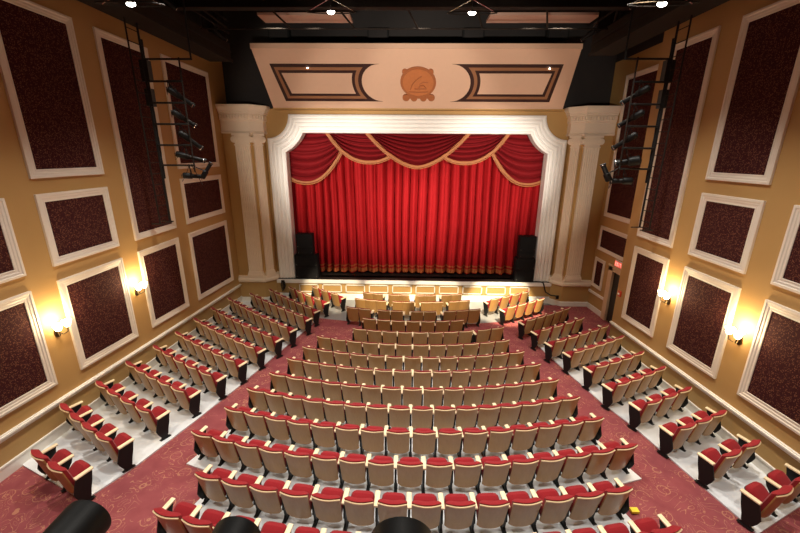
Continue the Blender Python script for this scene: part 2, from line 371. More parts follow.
# ------------------------------------------------------------------ corner columns beside the stage
def offset_poly(P, d):
    """offset an open polyline (plan view) to its left-hand outside"""
    out = []; n = len(P)
    for i in range(n):
        a = Vector(P[max(i-1, 0)]); b = Vector(P[i]); c = Vector(P[min(i+1, n-1)])
        d1 = (b-a).normalized() if i > 0 else (c-b).normalized(); d2 = (c-b).normalized() if i < n-1 else d1
        n1 = Vector((d1.y, -d1.x)); n2 = Vector((d2.y, -d2.x)); m = (n1+n2).normalized()
        out.append(tuple(b+m*(d/max(.3, m.dot(n1)))))
    return out
def corner_column(sx, side):
    mir = (lambda x: x) if sx < 0 else (lambda x: 2*.55-x)
    xl = -8 if sx < 0 else mir(9.1)
    P = [(xl, 17.47), (-6.74, 17.47), (-6.36, 17.88), (-6.36, 18.25)]
    t = thing('corner_column', 'cream corner pier with fluted pilasters on the %s of the stage' % side, 'column', (mir(-7.2), 17.6, 0), 0, 'columns flanking the stage')
    def ring_stack(levels):
        mb = MB(); prev = None
        for z, d in levels:
            q = offset_poly(P, d); q = [(xl, q[0][1])]+q[1:]; q = q[:-1]+[(q[-1][0], 18.25)]
            q = q+[(xl, 18.25)]
            pts = [(mir(x), y, z) for x, y in q]; o = len(mb.v); n = len(pts); mb.v += pts
            if prev is not None:
                for i in range(n): mb.f.append((prev+i, prev+(i+1) % n, o+(i+1) % n, o+i)); mb.mi.append(0)
            prev = o
        mb.f.append(tuple(range(n))[::-1]); mb.f.append(tuple(prev+i for i in range(n))); mb.mi += [0, 0]
        return mb
    part('pedestal', ring_stack([(-.05, .06), (1.06, .06)]), M['wall'], t)
    part('skirting', ring_stack([(-.05, .09), (.22, .09), (.25, .07)]), M['rail'], t)
    part('plinth', ring_stack([(1.04, .10), (1.10, .16), (1.2, .16), (1.24, .13), (1.36, .12)]), M['stone'], t)
    part('shaft_backing', ring_stack([(1.36, 0), (8.0, 0)]), M['wall'], t)
    part('frieze', ring_stack([(7.95, .08), (8.0, .12), (8.07, .08), (8.5, .08)]), M['stone'], t)
    part('cornice', ring_stack([(8.48, .08), (8.50, .12), (8.74, .12), (8.76, .17), (8.82, .17), (8.84, .21), (8.90, .22), (8.95, .26), (9.0, .29), (9.05, .31), (9.12, .31)]), M['stone'], t)
    dm = MB()
    q = offset_poly(P, .12)
    for (a, b) in ((q[0], q[1]), (q[1], q[2])):
        a = Vector(a); b = Vector(b); L = (b-a).length; e = (b-a)/L; nrm = Vector((e.y, -e.x)); n = int(L/.12)
        for i in range(n):
            c0 = a+e*((i+.2)*L/n); c1 = a+e*((i+.72)*L/n)
            pts = [c0, c1, c1+nrm*.075, c0+nrm*.075]
            dm.prism([(mir(p.x), p.y, 8.57) for p in pts], (0, 0, .14))
    part('dentils', dm, M['stone'], t)
    for (cx, cy, ang, w) in ((-7.125, 17.47, 0, .66), (-6.55, 17.675, radians(47.2), .38)):
        e = Vector((cos(ang), sin(ang))); nr = Vector((sin(ang), -cos(ang)))
        def W(u, d, z): return (mir(cx+e.x*u+nr.x*d), cy+e.y*u+nr.y*d, z)
        nfl = 7 if w > .5 else 5; cs = [(-w/2, 0), (-w/2, .09)]; fw = w/nfl
        for i in range(nfl):
            a = -w/2+i*fw
            cs += [(a+fw*.12, .09), (a+fw*.22, .065), (a+fw*.5, .05), (a+fw*.78, .065), (a+fw*.88, .09)]
        cs += [(w/2, .09), (w/2, 0)]
        n = len(cs); mb = MB(); zs = (1.6, 7.46)
        mb.add([W(u, d, z) for z in zs for u, d in cs], [(i, i+1, n+i+1, n+i) for i in range(n-1)])
        pil = part('pilaster', mb, M['stone'], t)
        bs = MB()
        for z0, z1, d, ww in ((1.34, 1.46, .15, w+.12), (1.46, 1.53, .13, w+.08), (1.53, 1.60, .11, w+.04)):
            bs.prism([W(-ww/2, 0, z0), W(ww/2, 0, z0), W(ww/2, d, z0), W(-ww/2, d, z0)], (0, 0, z1-z0))
        part('base', bs, M['stone'], pil)
        cp = MB()
        for z0, z1, d, ww in ((7.44, 7.50, .115, w+.05), (7.50, 7.86, .10, w-.02), (7.66, 7.80, .15, w+.02), (7.86, 7.96, .19, w+.14)):
            cp.prism([W(-ww/2, 0, z0), W(ww/2, 0, z0), W(ww/2, d, z0), W(-ww/2, d, z0)], (0, 0, z1-z0))
        for su in (-1, 1):      # scroll volutes
            uc = su*(w/2+.01); 
            for rr, dd in ((.14, .14), (.09, .17), (.04, .20)):
                circ = [W(uc+rr*cos(2*pi*i/16), 0, 7.70+rr*sin(2*pi*i/16)) for i in range(16)]
                dv = Vector(W(0, dd, 0))-Vector(W(0, 0, 0)); cp.prism(circ, dv)
        part('capital', cp, M['stone'], pil)
    return t
corner_column(-1, 'left'); corner_column(1, 'right')

# ------------------------------------------------------------------ sloping fascia over the stage
FX, FY, FZ = .62, 17.8, 9.02
SD = Vector((0, -1.6, 1.98)).normalized(); SN = Vector((0, -SD.z, SD.y)) ; LP = 2.546
def FPt(x, w, d=0.): return Vector((FX+x*.99-.03-.15*w/2.546, FY, FZ))+SD*w+SN*d
t = thing('stage_fascia', 'long sloping salmon fascia with dark bordered panels above the stage', 'fascia', (FX, FY, FZ))
fh = 6.38
mb = MB(); mb.hexa([FPt(-fh, 0), FPt(fh, 0), FPt(fh, 0, -.12), FPt(-fh, 0, -.12), FPt(-fh, LP), FPt(fh, LP), FPt(fh, LP, -.12), FPt(-fh, LP, -.12)])
part('board', mb, M['fascia'], t)
a = FPt(0, LP); part('top_band', MB().box(a.x-fh*.99-.02, a.x+fh*.99+.02, a.y-.03, a.y+.1, a.z-.01, a.z+.17), M['fascia'], t)
part('soffit', MB().box(FX-fh, FX+fh, FY-.02, FY+.42, FZ-.03, FZ+.03), M['wall'], t)
def panel_loop(sg, i):
    """outline of a bordered panel inset by i; its inner end is bitten by a circle beside the crest"""
    w0, w1 = .36+i, 1.96-i; h = .8-i; r = .8+i*1.12; xc = -1.46
    loop = [(-5.71+i*1.05+.0, w0), (-5.87+i*1.05, w1)]
    a1 = math.asin(min(1, h/r))
    for k2 in range(17):
        a = a1-2*a1*k2/16; loop.append((xc-r*cos(a), 1.16+r*sin(a)))
    return [(sg*-x if sg > 0 else x, w) for x, w in loop]
for sg in (-1, 1):
    pm = MB()
    for i, d, mi in ((0, .012, 0), (.13, .018, 1), (.25, .024, 0), (.36, .030, 2)):
        pm.prism([FPt(x, w, 0) for x, w in panel_loop(sg, i)], SN*d, mi)
    part('painted_border', pm, [M['fband'], M['ftan'], M['fascia']], t)
for sg in (-1, 1):
    part('spot_lamp', MB().sphere(FPt(sg*4.36 if sg < 0 else 5.35, 1.81, .04), .022), M['bulb'], t)
# crest
def circ(cx, cw, r, n=28, sq=1.): return [(cx+r*cos(2*pi*i/n), cw+r*sq*sin(2*pi*i/n)) for i in range(n)]
cr = MB(); cc = 1.22
def slabp(loop, d, mi): cr.prism([FPt(x+.09, w, 0) for x, w in loop], SN*d, mi)
slabp(circ(0, cc, .74, 32, .88), .06, 1); 
for sg in (-1, 1): slabp(circ(sg*.52, cc+.44, .12, 16), .055, 1); slabp(circ(sg*.54, .56, .15, 16), .07, 1); slabp(circ(sg*.2, .54, .14, 16), .07, 1)
slabp([(-.55, .52), (.55, .52), (.42, .82), (-.42, .82)], .055, 1)
slabp(circ(0, cc, .64, 32, .88), .075, 0)
cresto = part('crest', cr, [M['crest'], M['crestd']], t)
em = MB()
em.tube([FPt(-0.24, .93, .08), FPt(-0.15, 1.18, .085), FPt(0.03, 1.38, .085), FPt(0.23, 1.50, .08)], .022, 6)
em.tube([FPt(-0.33, .84, .08), FPt(0.09, .82, .085), FPt(0.51, .84, .08)], .022, 6)
em.tube([FPt(-0.07, .98, .08), FPt(0.09, .98, .085), FPt(0.17, 1.10, .085), FPt(0.31, 1.12, .085), FPt(0.43, .98, .08), FPt(-0.07, .96, .08)], .026, 6)
em.tube([FPt(0.14, 1.16, .08), FPt(0.29, 1.26, .085), FPt(0.49, 1.24, .08)], .016, 6)
part('relief', em, M['crestd'], cresto, True)

# ------------------------------------------------------------------ curtains
def fold_y(x):
    a = abs(sin(x*6.9+.9*sin(x*1.7)+.3)); b = abs(sin(x*11.3+1.3+1.1*sin(x*.83)))
    return -.46*a**.5-.10*b**.7+.04*sin(x*3.1+2.1)+.42
CY = 19.04
mt_ = thing('stage_curtain', 'closed bright red velvet stage curtain with gold bands near the hem', 'curtain', (XS, CY, ZS))
def cur(u, v):
    x = -5.6+u*12.4; z = 1.13+.02*sin(x*3.1)+v*7.4
    return (x, CY+fold_y(x+.03*sin(v*5+x))*(1.05-.25*v), z)
part('drape', MB().grid(cur, 620, 16), M['velvet'], mt_, True)
for z0, z1 in ((1.17, 1.37), (1.47, 1.54)):
    part('gold_band', MB().grid(lambda u, v: (lambda p: (p[0], p[1]-.03, z0+(z1-z0)*v))(cur(u, (z0-1.13)/7.4)), 620, 1), M['goldd'], mt_, True)
def swag(x0, hw, zl, ptop, yc, pw, label, nf):
    t = thing('curtain_swag', label, 'curtain swag', (x0, yc, zl), 0, 'scalloped swags of the valance')
    zt = 8.25; drop = zt-zl
    def pt(u, v, dy=0.):
        s = u*2-1; e = 1-abs(s)**pw
        z = zt-drop*v*e
        y = yc-ptop*e*sin(pi*min(1, v*.9))-.115*min(1, 2.2*e)*(1-2*abs(sin(pi*nf*v**.85+.3))**.7)
        return (x0+hw*s, y+dy, z)
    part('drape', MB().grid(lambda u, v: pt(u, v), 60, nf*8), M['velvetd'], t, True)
    wd = .17
    def tr(u, v):
        s = u*2-1; a = pt(u, 1.); h = .01; b = pt(min(1, u+h), 1.); c = pt(max(0, u-h), 1.)
        tx, tz = b[0]-c[0], b[2]-c[2]; L = hypot(tx, tz) or 1; nx, nz = -tz/L, tx/L
        if nz < 0: nx, nz = -nx, -nz
        q = -.03+wd*v
        return (a[0]+nx*q, min(a[1], pt(u, .97)[1])-.03-.02*sin(pi*v), a[2]+nz*q)
    part('gold_trim', MB().slab(tr, lambda u, v: (lambda p: (p[0], p[1]+.025, p[2]))(tr(u, v)), 60, 3), M['gold'], t, True)
    return t
swag(.66, 2.58, 6.48, .16, 18.32, 1.75, 'wide central red swag with gold trim over the curtain', 9)
swag(-1.60, 2.15, 6.68, .09, 18.54, 2.3, 'red swag left of the central one in the valance', 8)
swag(2.88, 2.15, 6.68, .09, 18.54, 2.3, 'red swag right of the central one in the valance', 8)
swag(-4.75, 2.35, 5.68, .05, 18.76, 2.2, 'deep red tail swag at the far left of the valance', 8)
swag(6.0, 2.35, 5.68, .05, 18.76, 2.2, 'deep red tail swag at the far right of the valance', 8)

# ------------------------------------------------------------------ loudspeakers
def speaker(x0, x1, z0, z1, y0, y1, label, split):
    t = thing('loudspeaker', label, 'speaker', ((x0+x1)/2, (y0+y1)/2, z0), 0, 'loudspeakers stacked beside the curtain')
    mb = MB(); mb.box(x0, x1, y0, y1, z0, z1)
    part('cabinet', mb, M['speaker'], t)
    zs = [z0]+[z0+(z1-z0)*f for f in split]+[z1]
    for a, b in zip(zs, zs[1:]): part('grille', MB().box(x0+.04, x1-.04, y0-.025, y0-.001, a+.04, b-.04), M['grille'], t)
    hd = MB()
    for z in zs[:-1]: hd.sphere((x0+.08, y0-.03, z+.12), .018); hd.sphere((x1-.08, y0-.03, z+.12), .018)
    part('screws', hd, M['chrome'], t)
speaker(-5.36, -4.22, ZS, 2.28, 17.98, 18.4, 'wide black subwoofer on stage floor left of the curtain', (.5,))
speaker(-5.22, -4.42, 2.28, 3.34, 18.0, 18.4, 'tall black loudspeaker stacked on the left subwoofer', (.3,))
speaker(5.62, 6.56, ZS, 2.24, 17.98, 18.4, 'wide black subwoofer on stage floor right of the curtain', (.5,))
speaker(5.72, 6.50, 2.24, 3.34, 18.0, 18.4, 'tall black loudspeaker stacked on the right subwoofer', (.3,))
# cables by the right pier, microphone stand by the left pier
tag(MB().tube([(6.9, 17.95, ZS+.03), (7.0, 17.8, ZS+.0), (7.06, 17.76, .85), (7.15, 17.74, .6), (7.35, 17.6, .5), (7.5, 17.48, .52), (7.62, 17.42, .50)], .03, 8).build('cable', M['iron'], None, True), 'black cable draped from the stage edge to the right pedestal', 'cable')
tag(MB().box(7.52, 7.64, 17.30, 17.38, .42, .58).box(7.54, 7.62, 17.29, 17.31, .44, .56).build('outlet_box', M['iron']), 'small black outlet box on the right pedestal under the column', 'outlet box')
t = thing('cable_coil', 'tangled black cables hanging from the stage edge beside left pedestal', 'cable', (-6.0, 17.7, .5))
cb = MB()
for i in range(5): cb.tube([(-6.02+.03*i, 17.74, ZS-.02), (-6.06+.05*i, 17.70, .8), (-6.00+.03*i, 17.68, .45+.04*i), (-5.92+.02*i, 17.70, .75), (-5.96+.02*i, 17.76, ZS-.1)], .018, 6)
part('loops', cb, M['iron'], t, True)

# ------------------------------------------------------------------ wall lights
def sconce(x, s, y, z, label):
    t = thing('wall_light', label, 'wall light', (x, y, z), 0, 'lit double wall lights')
    bp = MB(); bp.prism([(x, y+.07*cos(2*pi*i/16), z-.18+.12*sin(2*pi*i/16)) for i in range(16)], (s*.03, 0, 0)); part('backplate', bp, M['brass'], t)
    for q in (-1, 1):
        ar = MB().tube([(x+s*.03, y, z-.18), (x+s*.12, y+q*.05, z-.24), (x+s*.19, y+q*.10, z-.20), (x+s*.19, y+q*.12, z-.09)], .013, 6)
        a = part('arm', ar, M['brass'], t, True)
        sh = MB().tube([(x+s*.19, y+q*.12, z-.08+h) for h in (0, .02, .09, .16)], .05, 14, radii=[.03, .055, .075, .10]); part('shade', sh, M['shade'], a, True)
    ld = bpy.data.lights.new('sconce_lamp', 'POINT'); ld.energy = SCONCE; ld.color = (1, .74, .40); ld.shadow_soft_size = .12
    lo = bpy.data.objects.new('sconce_lamp', ld); C.objects.link(lo); lo.location = (x+s*.26, y, z+.16); 
SCONCE = 75
sconce(-8, 1, 7.90, 3.22, 'lit double wall light on left wall nearest the camera')
sconce(-8, 1, 10.62, 3.22, 'lit double wall light on left wall nearer the stage')
sconce(8, -1, 10.54, 3.22, 'lit double wall light on right wall nearer the stage')
sconce(8, -1, 8.06, 3.24, 'lit double wall light on right wall nearest the camera')

# exit sign and fire alarm
def letters(word, y0, z0, h, x):
    """block letters on a wall facing -X, reading left to right towards -Y"""
    mb = MB(); w = h*.55; g = h*.2; th = h*.17; y = y0
    def bar(a, b):
        (ua, va), (ub, vb) = a, b; d = Vector((ub-ua, vb-va)); n = Vector((-d.y, d.x)).normalized()*th/2
        P = [(ua+n.x, va+n.y), (ub+n.x, vb+n.y), (ub-n.x, vb-n.y), (ua-n.x, va-n.y)]
        mb.prism([(x, y-u, z0+v) for u, v in P], (-.006, 0, 0))
    for ch in word:
        if ch == 'E':
            bar((th/2, 0), (th/2, h))
            for v in (th/2, h/2, h-th/2): bar((0, v), (w, v))
        if ch == 'X': bar((0, 0), (w, h)); bar((0, h), (w, 0))
        if ch == 'I': bar((w/2, 0), (w/2, h))
        if ch == 'T': bar((w/2, 0), (w/2, h)); bar((0, h-th/2), (w, h-th/2))
        y -= w+g
    return mb
t = thing('exit_sign', 'glowing red EXIT sign above the doorway in the right recess', 'sign', (9.1, 15.28, 2.79))
part('housing', MB().box(9.03, 9.10, 14.98, 15.52, 2.66, 2.92), M['white'], t)
part('face', MB().box(9.02, 9.03, 15.0, 15.5, 2.68, 2.90), M['exitred'], t)
part('lettering', letters('EXIT', 15.46, 2.71, .16, 9.02), M['exitlet'], t)
t = thing('fire_alarm', 'small red fire alarm box on right wall beside doorway', 'alarm', (8, 12.98, 2.34))
part('body', MB().box(7.94, 8.003, 12.92, 13.06, 2.24, 2.44), M['alarm'], t)
part('pull_bar', MB().box(7.92, 7.94, 12.95, 13.03, 2.31, 2.36), M['white'], t)

# ------------------------------------------------------------------ lighting ladders and their lamps
ARMZ = (9.52, 8.98, 8.44, 7.89, 7.33, 6.78)
def lighting_ladder(s, side, yr, yn, x, xo):
    t = thing('lighting_ladder', 'black lighting ladder hung along the %s wall with outrigger arms' % side, 'lighting ladder', (x, (yr+yn)/2, 5.2), 0, 'lighting ladders by the side walls')
    part('rail', MB().tube([(x, yr, 10.36), (x, yr, 5.15)], .028, 8), M['iron'], t)
    part('rail', MB().tube([(x, yn, 10.36), (x, yn, 5.15)], .020, 8), M['steel'], t)
    for i in range(17): part('rung', MB().tube([(x, yn, 5.35+i*.30), (x, yr, 5.35+i*.30)], .011, 6), M['steel'], t)
    part('foot_bracket', MB().tube([(x-.25, yn, 5.15), (x+.1, yn, 5.15), (x+.1, yr, 5.15), (x-.25, yr, 5.15)], .018, 6), M['steel'], t)
    for z in ARMZ: part('arm', MB().tube([(x, yr, z), (xo-s*(.35 if z > 9.4 else .02), yr, z)], .026, 8), M['iron'], t)
    part('outer_pole', MB().tube([(xo, yr, 9.56), (xo, yr, 6.6)], .022, 8), M['steel'], t)
    part('hanger', MB().tube([(xo-s*.33, yr, 9.5), (xo-s*.33, yr, 10.9), (s*6.33, yr, 11.3)], .024, 8), M['iron'], t)
    cb = MB()
    for i in range(5):
        ph = i*1.7; cb.tube([(x+s*.03*sin(ph+j*.8), yr+.05+.02*cos(ph+j), 10.0-j*.36) for j in range(11)], .022, 5)
    part('cable_bundle', cb, M['iron'], t, True)
    part('connector_box', MB().box(x-.11, x+.11, yr-.02, yr+.16, 8.98, 9.5), M['iron'], t)
    part('connector_box', MB().box(x-.09, x+.09, yr-.02, yr+.14, 8.35, 8.8), M['iron'], t)
lighting_ladder(-1, 'left', 11.08, 10.62, -6.88, -5.9); lighting_ladder(1, 'right', 10.95, 10.5, 6.98, 6.12)
def stage_light(a, b, hang, label, grp, r=.085, parity=0):
    a = Vector(a); b = Vector(b); d = (b-a).normalized(); L = (b-a).length
    t = thing('stage_light', label, 'stage light', a, 0, grp)
    part('lamp_housing', MB().tube([a, a+d*.03, a+d*L*.42, a+d*L*.46], r, 14, radii=[r*.75, r, r, r*.8]), M['lampblk'], t, True)
    tb = part('lens_barrel', MB().tube([a+d*L*.44, a+d*L*.9, a+d*L*.91, a+d*L], r*.72, 14, radii=[r*.7, r*.7, r*.85, r*.85]), M['lampblk'], t, True)
    part('lens', MB().tube([a+d*(L-.015), a+d*(L+.004)], r*.72, 14), M['glass'], tb, True)
    h = Vector(hang); m = a+d*L*.42; sd = d.cross(h-m); sd = sd.normalized() if sd.length > 1e-4 else Vector((0, 1, 0)); top = m+(h-m)*.6
    part('yoke', MB().tube([m+sd*r*1.1, top+sd*r*1.1, top-sd*r*1.1, m-sd*r*1.1], .012, 6), M['iron'], t)
    part('clamp', MB().tube([top, h], .016, 6).sphere(h, .035), M['iron'], t, True)
    part('colour_frame', MB().tube([a+d*L*.93, a+d*L*.95], r*.9, 14), M['chrome'], tb, True)
    tl = a-d*.03
    part('tail_cable', MB().tube([a, tl+Vector((0, 0, .02)), tl+Vector((0, 0, -.18)), (a+h)/2+Vector((0, 0, -.1)), h], .009, 5), M['iron'], t, True)
    return t
gl = 'lamps on the left lighting ladder'
yl = 11.08
stage_light((-6.30, yl-.05, 8.80), (-5.85, yl+.35, 8.40), (-6.3, yl, 8.98), 'black stage light on third arm up of the left ladder, highest lamp', gl)
stage_light((-6.27, yl-.05, 8.22), (-5.88, yl+.35, 7.86), (-6.25, yl, 8.44), 'black stage light on left ladder, second lamp from the top', gl)
stage_light((-6.16, yl-.05, 7.68), (-5.78, yl+.35, 7.24), (-6.15, yl, 7.89), 'black stage light on left ladder, third lamp from the top', gl)
stage_light((-6.35, yl-.05, 7.10), (-5.68, yl+.25, 6.90), (-6.1, yl, 7.33), 'nearly level black stage light above lowest arm of left ladder', gl)
stage_light((-6.25, yl-.05, 6.50), (-5.75, yl+.2, 6.45), (-6.05, yl, 6.78), 'level black stage light slung under lowest arm of left ladder', gl)
stage_light((-5.78, yl+.12, 6.42), (-5.52, yl+.25, 6.85), (-5.97, yl, 6.78), 'black stage light tilted upward at bottom corner of left ladder', gl, .075)
gr_ = 'lamps on the right lighting ladder'; yl = 10.95
stage_light((6.52, yl-.05, 8.86), (6.06, yl+.35, 8.50), (6.3, yl, 9.0), 'black stage light on the right ladder, highest lamp', gr_)
stage_light((6.48, yl-.05, 8.26), (6.08, yl+.35, 7.92), (6.25, yl, 8.44), 'black stage light on right ladder, second lamp from the top', gr_)
stage_light((6.4, yl-.05, 7.70), (6.02, yl+.35, 7.32), (6.2, yl, 7.89), 'black stage light on right ladder, third lamp from the top', gr_)
stage_light((6.62, yl-.05, 7.02), (6.05, yl+.2, 6.92), (6.2, yl, 7.33), 'fat black stage light above lowest arm of right ladder', gr_, .13)
stage_light((6.52, yl-.05, 6.46), (6.02, yl+.2, 6.44), (6.25, yl, 6.78), 'level black stage light slung under lowest arm of right ladder', gr_, .1)
stage_light((5.96, yl+.12, 6.44), (5.74, yl+.2, 6.90), (6.12, yl, 6.8), 'black stage light tilted upward at bottom corner of right ladder', gr_, .095)

# ------------------------------------------------------------------ overhead steel
def catwalk(s, side):
    xi, xo = s*6.35, s*7.15
    y0, y1 = 3.0, 15.4 if s < 0 else 14.4
    t = thing('catwalk', 'dark steel lighting catwalk along the %s side under the ceiling' % side, 'catwalk', (s*6.7, 10, 10.35), 0, 'side catwalks')
    part('deck', MB().box(min(xi, xo), max(xi, xo), y0, y1, 10.36, 10.44), M['steel'], t)
    part('toe_board', MB().box(min(xi, xi+s*.05), max(xi, xi+s*.05), y0, y1, 10.40, 10.95), M['toe'], t)
    part('edge_channel', MB().box(min(xi-s*.06, xi), max(xi-s*.06, xi), y0, y1, 10.34, 10.42).box(min(xi-s*.03, xi), max(xi-s*.03, xi), y0, y1, 10.66, 10.72), M['steel'], t)
    for z in (11.3, 11.7): part('hand_rail', MB().tube([(xi, y0, z), (xi, y1, z)], .03, 8), M['steel'], t)
    for i in range(9):
        y = y0+.2+i*(y1-y0-.4)/8; part('post', MB().tube([(xi+s*.05, y, 10.4), (xi+s*.05, y, 12.2)], .035, 8), M['steel'], t)
    for i in range(5):
        y = 6+i*2; part('cross_pipe', MB().tube([(xi-s*.1, y, 11.0), (s*7.9, y, 10.75)], .03, 8), M['steel'], t)
catwalk(-1, 'left'); catwalk(1, 'right')
def pipe_lamp(x, y, z, s, i):
    t = thing('stage_light', 'small black lamp clamped to the %s catwalk, %s from the stage' % ('left' if s < 0 else 'right', ('first', 'second', 'third')[i]), 'stage light', (x, y, z), 0, 'lamps on the catwalks')
    d = Vector((-s*.5, .6, -.45)).normalized(); a = Vector((x, y, z))
    part('lamp_housing', MB().tube([a, a+d*.2], .09, 12), M['lampblk'], t, True); part('lens_barrel', MB().tube([a+d*.2, a+d*.45], .065, 12), M['lampblk'], t, True)
    part('lens', MB().tube([a+d*.45, a+d*.46], .06, 12), M['chrome'], t, True)
    part('clamp', MB().tube([a+d*.15, (x+s*.05, y, 11.3)], .015, 6), M['chrome'], t)
for s in (-1, 1):
    for i, y in enumerate((14.1, 11.2, 10.2)): pipe_lamp(s*6.25, y, 11.05, s, i)
t = thing('steel_beam', 'dark brown steel beam spanning the hall under the black ceiling', 'beam', (0, 12.0, 11.0))
part('beam', MB().box(-7.9, 7.9, 11.9, 12.15, 10.98, 11.02).box(-7.9, 7.9, 12.0, 12.05, 11.0, 11.36).box(-7.9, 7.9, 11.9, 12.15, 11.34, 11.38), M['steel'], t)
for i in range(7):
    x = -6+i*2; part('brace', MB().tube([(x, 12.1, 11.3), (x+.5, 13.4, 10.9)], .03, 6), M['steel'], t)
part('lower_pipe', MB().tube([(-7.9, 13.4, 10.88), (7.9, 13.4, 10.88)], .025, 8), M['steel'], t)
for x0, x1, nm in ((-4.95, -1.8, 'left'), (2.95, 6.6, 'right')):
    t = thing('acoustic_cloud', 'pale salmon ceiling reflector edge seen past the beam on %s' % nm, 'ceiling panel', ((x0+x1)/2, 15, 11.62), 0, 'ceiling reflectors')
    part('panel', MB().box(x0, x1, 14.6, 15.4, 11.62, 11.70), M['cloud'], t)
    for q in (.2, .8): part('hanger', MB().tube([(x0+(x1-x0)*q, 15, 11.7), (x0+(x1-x0)*q, 15, ZC)], .012, 6), M['steel'], t)
# boxes on the dark wall over the fascia
for i, x in enumerate((-5.3, -1.1, 2.9, 6.4)):
    t = thing('wall_vent', 'black boxed vent on dark wall above the fascia, %s from left' % ('first', 'second', 'third', 'fourth')[i], 'vent', (x, 18.2, 11.9), 0, 'vents over the fascia')
    part('box', MB().box(x-.45, x+.45, 17.9, 18.22, 11.75, 12.15), M['black'], t)
    part('grille', MB().box(x-.38, x+.38, 17.87, 17.9, 11.80, 12.10), M['dark'], t)
# ring work lights hanging at the top edge
for i, (u, v, yy) in enumerate(((331, 12, 11.0), (472, 13, 11.0), (131, 4, 9.0), (662, 4, 9.0))):
    q = ray(u, v); c = CAM+q*(yy/q.y)
    t = thing('pendant_light', ('lit ring pendant hanging left of centre under the beam', 'lit ring pendant hanging right of centre under the beam', 'lit ring pendant at the left catwalk', 'lit ring pendant at the right catwalk')[i], 'pendant light', c, 0, 'ring pendants under the ceiling')
    part('ring', MB().torus(c, (1, 0, 0), (0, 1, .25), .62, .014), M['steel'], t, True)
    part('bulb', MB().sphere(c, .06, sc=(1.6, 1, .8)), M['bulb'], t, True)
    part('stem', MB().tube([c+Vector((0, 0, .05)), c+Vector((0, 0, 1.6))], .012, 6), M['chrome'], t)
    part('spokes', MB().tube([c+Vector((-.62, 0, 0)), c+Vector((0, 0, .3)), c+Vector((.62, 0, 0))], .009, 5), M['chrome'], t)

# ------------------------------------------------------------------ theatre seats
Z0B = .19
def lean(z): return -.05-.14*max(0., (z-Z0B)/(.835-Z0B))       # y of the back shell at height z
BW = .250
def back_pt(u, v, off):
    s = u*2-1; z = Z0B+(.835-Z0B)*v
    wdt = BW*(.94+.06*v)
    if v < .30: z += .04*(abs(s)**8)*(1-v/.30)
    z -= .012*(abs(s)**6)*v
    return (s*wdt, lean(z)+.055*s*s+off, z)
def seat_meshes():
    D = {}
    D['backrest'] = MB().slab(lambda u, v: back_pt(u, v, 0), lambda u, v: back_pt(u, v, .02), 10, 7).mesh('backrest', M['ply'], True)
    def ed(u, v):
        p = back_pt(u, 1, -.004+.020*v); return (p[0], p[1], p[2]+.004)
    D['wood_edge'] = MB().slab(ed, lambda u, v: (lambda p: (p[0], p[1], p[2]-.02))(ed(u, v)), 12, 1).mesh('wood_edge', M['edge'])
    def cu(u, v, k):
        s = u*2-1; vv = .20+.855*v; b = back_pt(.5+s*.49, vv, .020)
        if k == 0: return b
        th = .115*(1-.5*abs(s)**6)*(1-.75*max(0., (v-.88)/.12)**2)*(1. if v > .06 else .5)
        return (b[0], b[1]+max(.012, th), b[2]+(-.006 if v > .95 else 0))
    D['back_cushion'] = MB().slab(lambda u, v: cu(u, v, 0), lambda u, v: cu(u, v, 1), 10, 10).mesh('back_cushion', M['seat'], True)
    # tipped-up seat: local frame (a: along the seat from hinge to front edge, n: sitting face towards the back)
    hy, hz, ang = .03, .32, radians(41)
    ea = Vector((0, cos(ang), sin(ang))); en = Vector((0, -sin(ang), cos(ang)))
    def sp(u, v, d):
        s = u*2-1; w = .225*(1-.10*v**4); 
        a = .02+.365*v-.045*(abs(s)**6)*v
        rnd = (1-.7*abs(s)**8)*(1-.8*max(0, (v-.8)/.2)**2)*(1-.5*max(0, (.12-v)/.12))
        return Vector((s*w, hy, hz))+ea*a+en*(d*rnd)
    D['seat_cushion'] = MB().slab(lambda u, v: sp(u, v, .0), lambda u, v: sp(u, v, .10), 10, 8).mesh('seat_cushion', M['seat'], True)
    def pp(u, v, d): 
        s = u*2-1; return Vector((s*.225*(1-.10*v**4), hy, hz))+ea*(.02+.355*v-.045*(abs(s)**6)*v)+en*d
    D['seat_pan'] = MB().slab(lambda u, v: pp(u, v, -.045*(1-.6*abs(2*u-1)**4)), lambda u, v: pp(u, v, -.002), 10, 6).mesh('seat_pan', M['pan'], True)
    ar = MB(); w = .043
    def arm(u, v, k):
        s = u*2-1; y = -.02+.30*v; return (s*w, y, .595+.02*v+(.032-.008*abs(s)**4 if k else 0))
    ar.slab(lambda u, v: arm(u, v, 0), lambda u, v: arm(u, v, 1), 6, 6)
    D['armrest'] = ar.mesh('armrest', M['arm'], True)
    lg = MB()
    side = [(-.02, .28), (.02, .59), (.25, .59), (.22, .50), (.15, .40), (.13, .10), (.18, .02), (.18, 0), (-.02, 0), (-.02, .02), (.04, .10), (.02, .28)]
    lg.prism([(-.02, y, z) for y, z in side], (.04, 0, 0))
    lg.box(-.035, .035, -.04, .20, 0, .02)
    D['leg'] = lg.mesh('leg', M['iron'])
    ep = MB()
    side = [(-.10, .30), (-.01, .61), (.26, .61), (.22, .40), (.17, .22), (.15, .10), (-.02, .10), (-.07, .2)]
    ep.prism([(-.012, y, z) for y, z in side], (.024, 0, 0))
    D['end_panel'] = ep.mesh('end_panel', M['iron'])
    return D
SM = seat_meshes()
def seat_part(name, x, parent, sx=1.):
    o = bpy.data.objects.new(name, SM[name]); C.objects.link(o); o.parent = parent; o.location = (x, 0, 0); return o
NSEAT = [0]
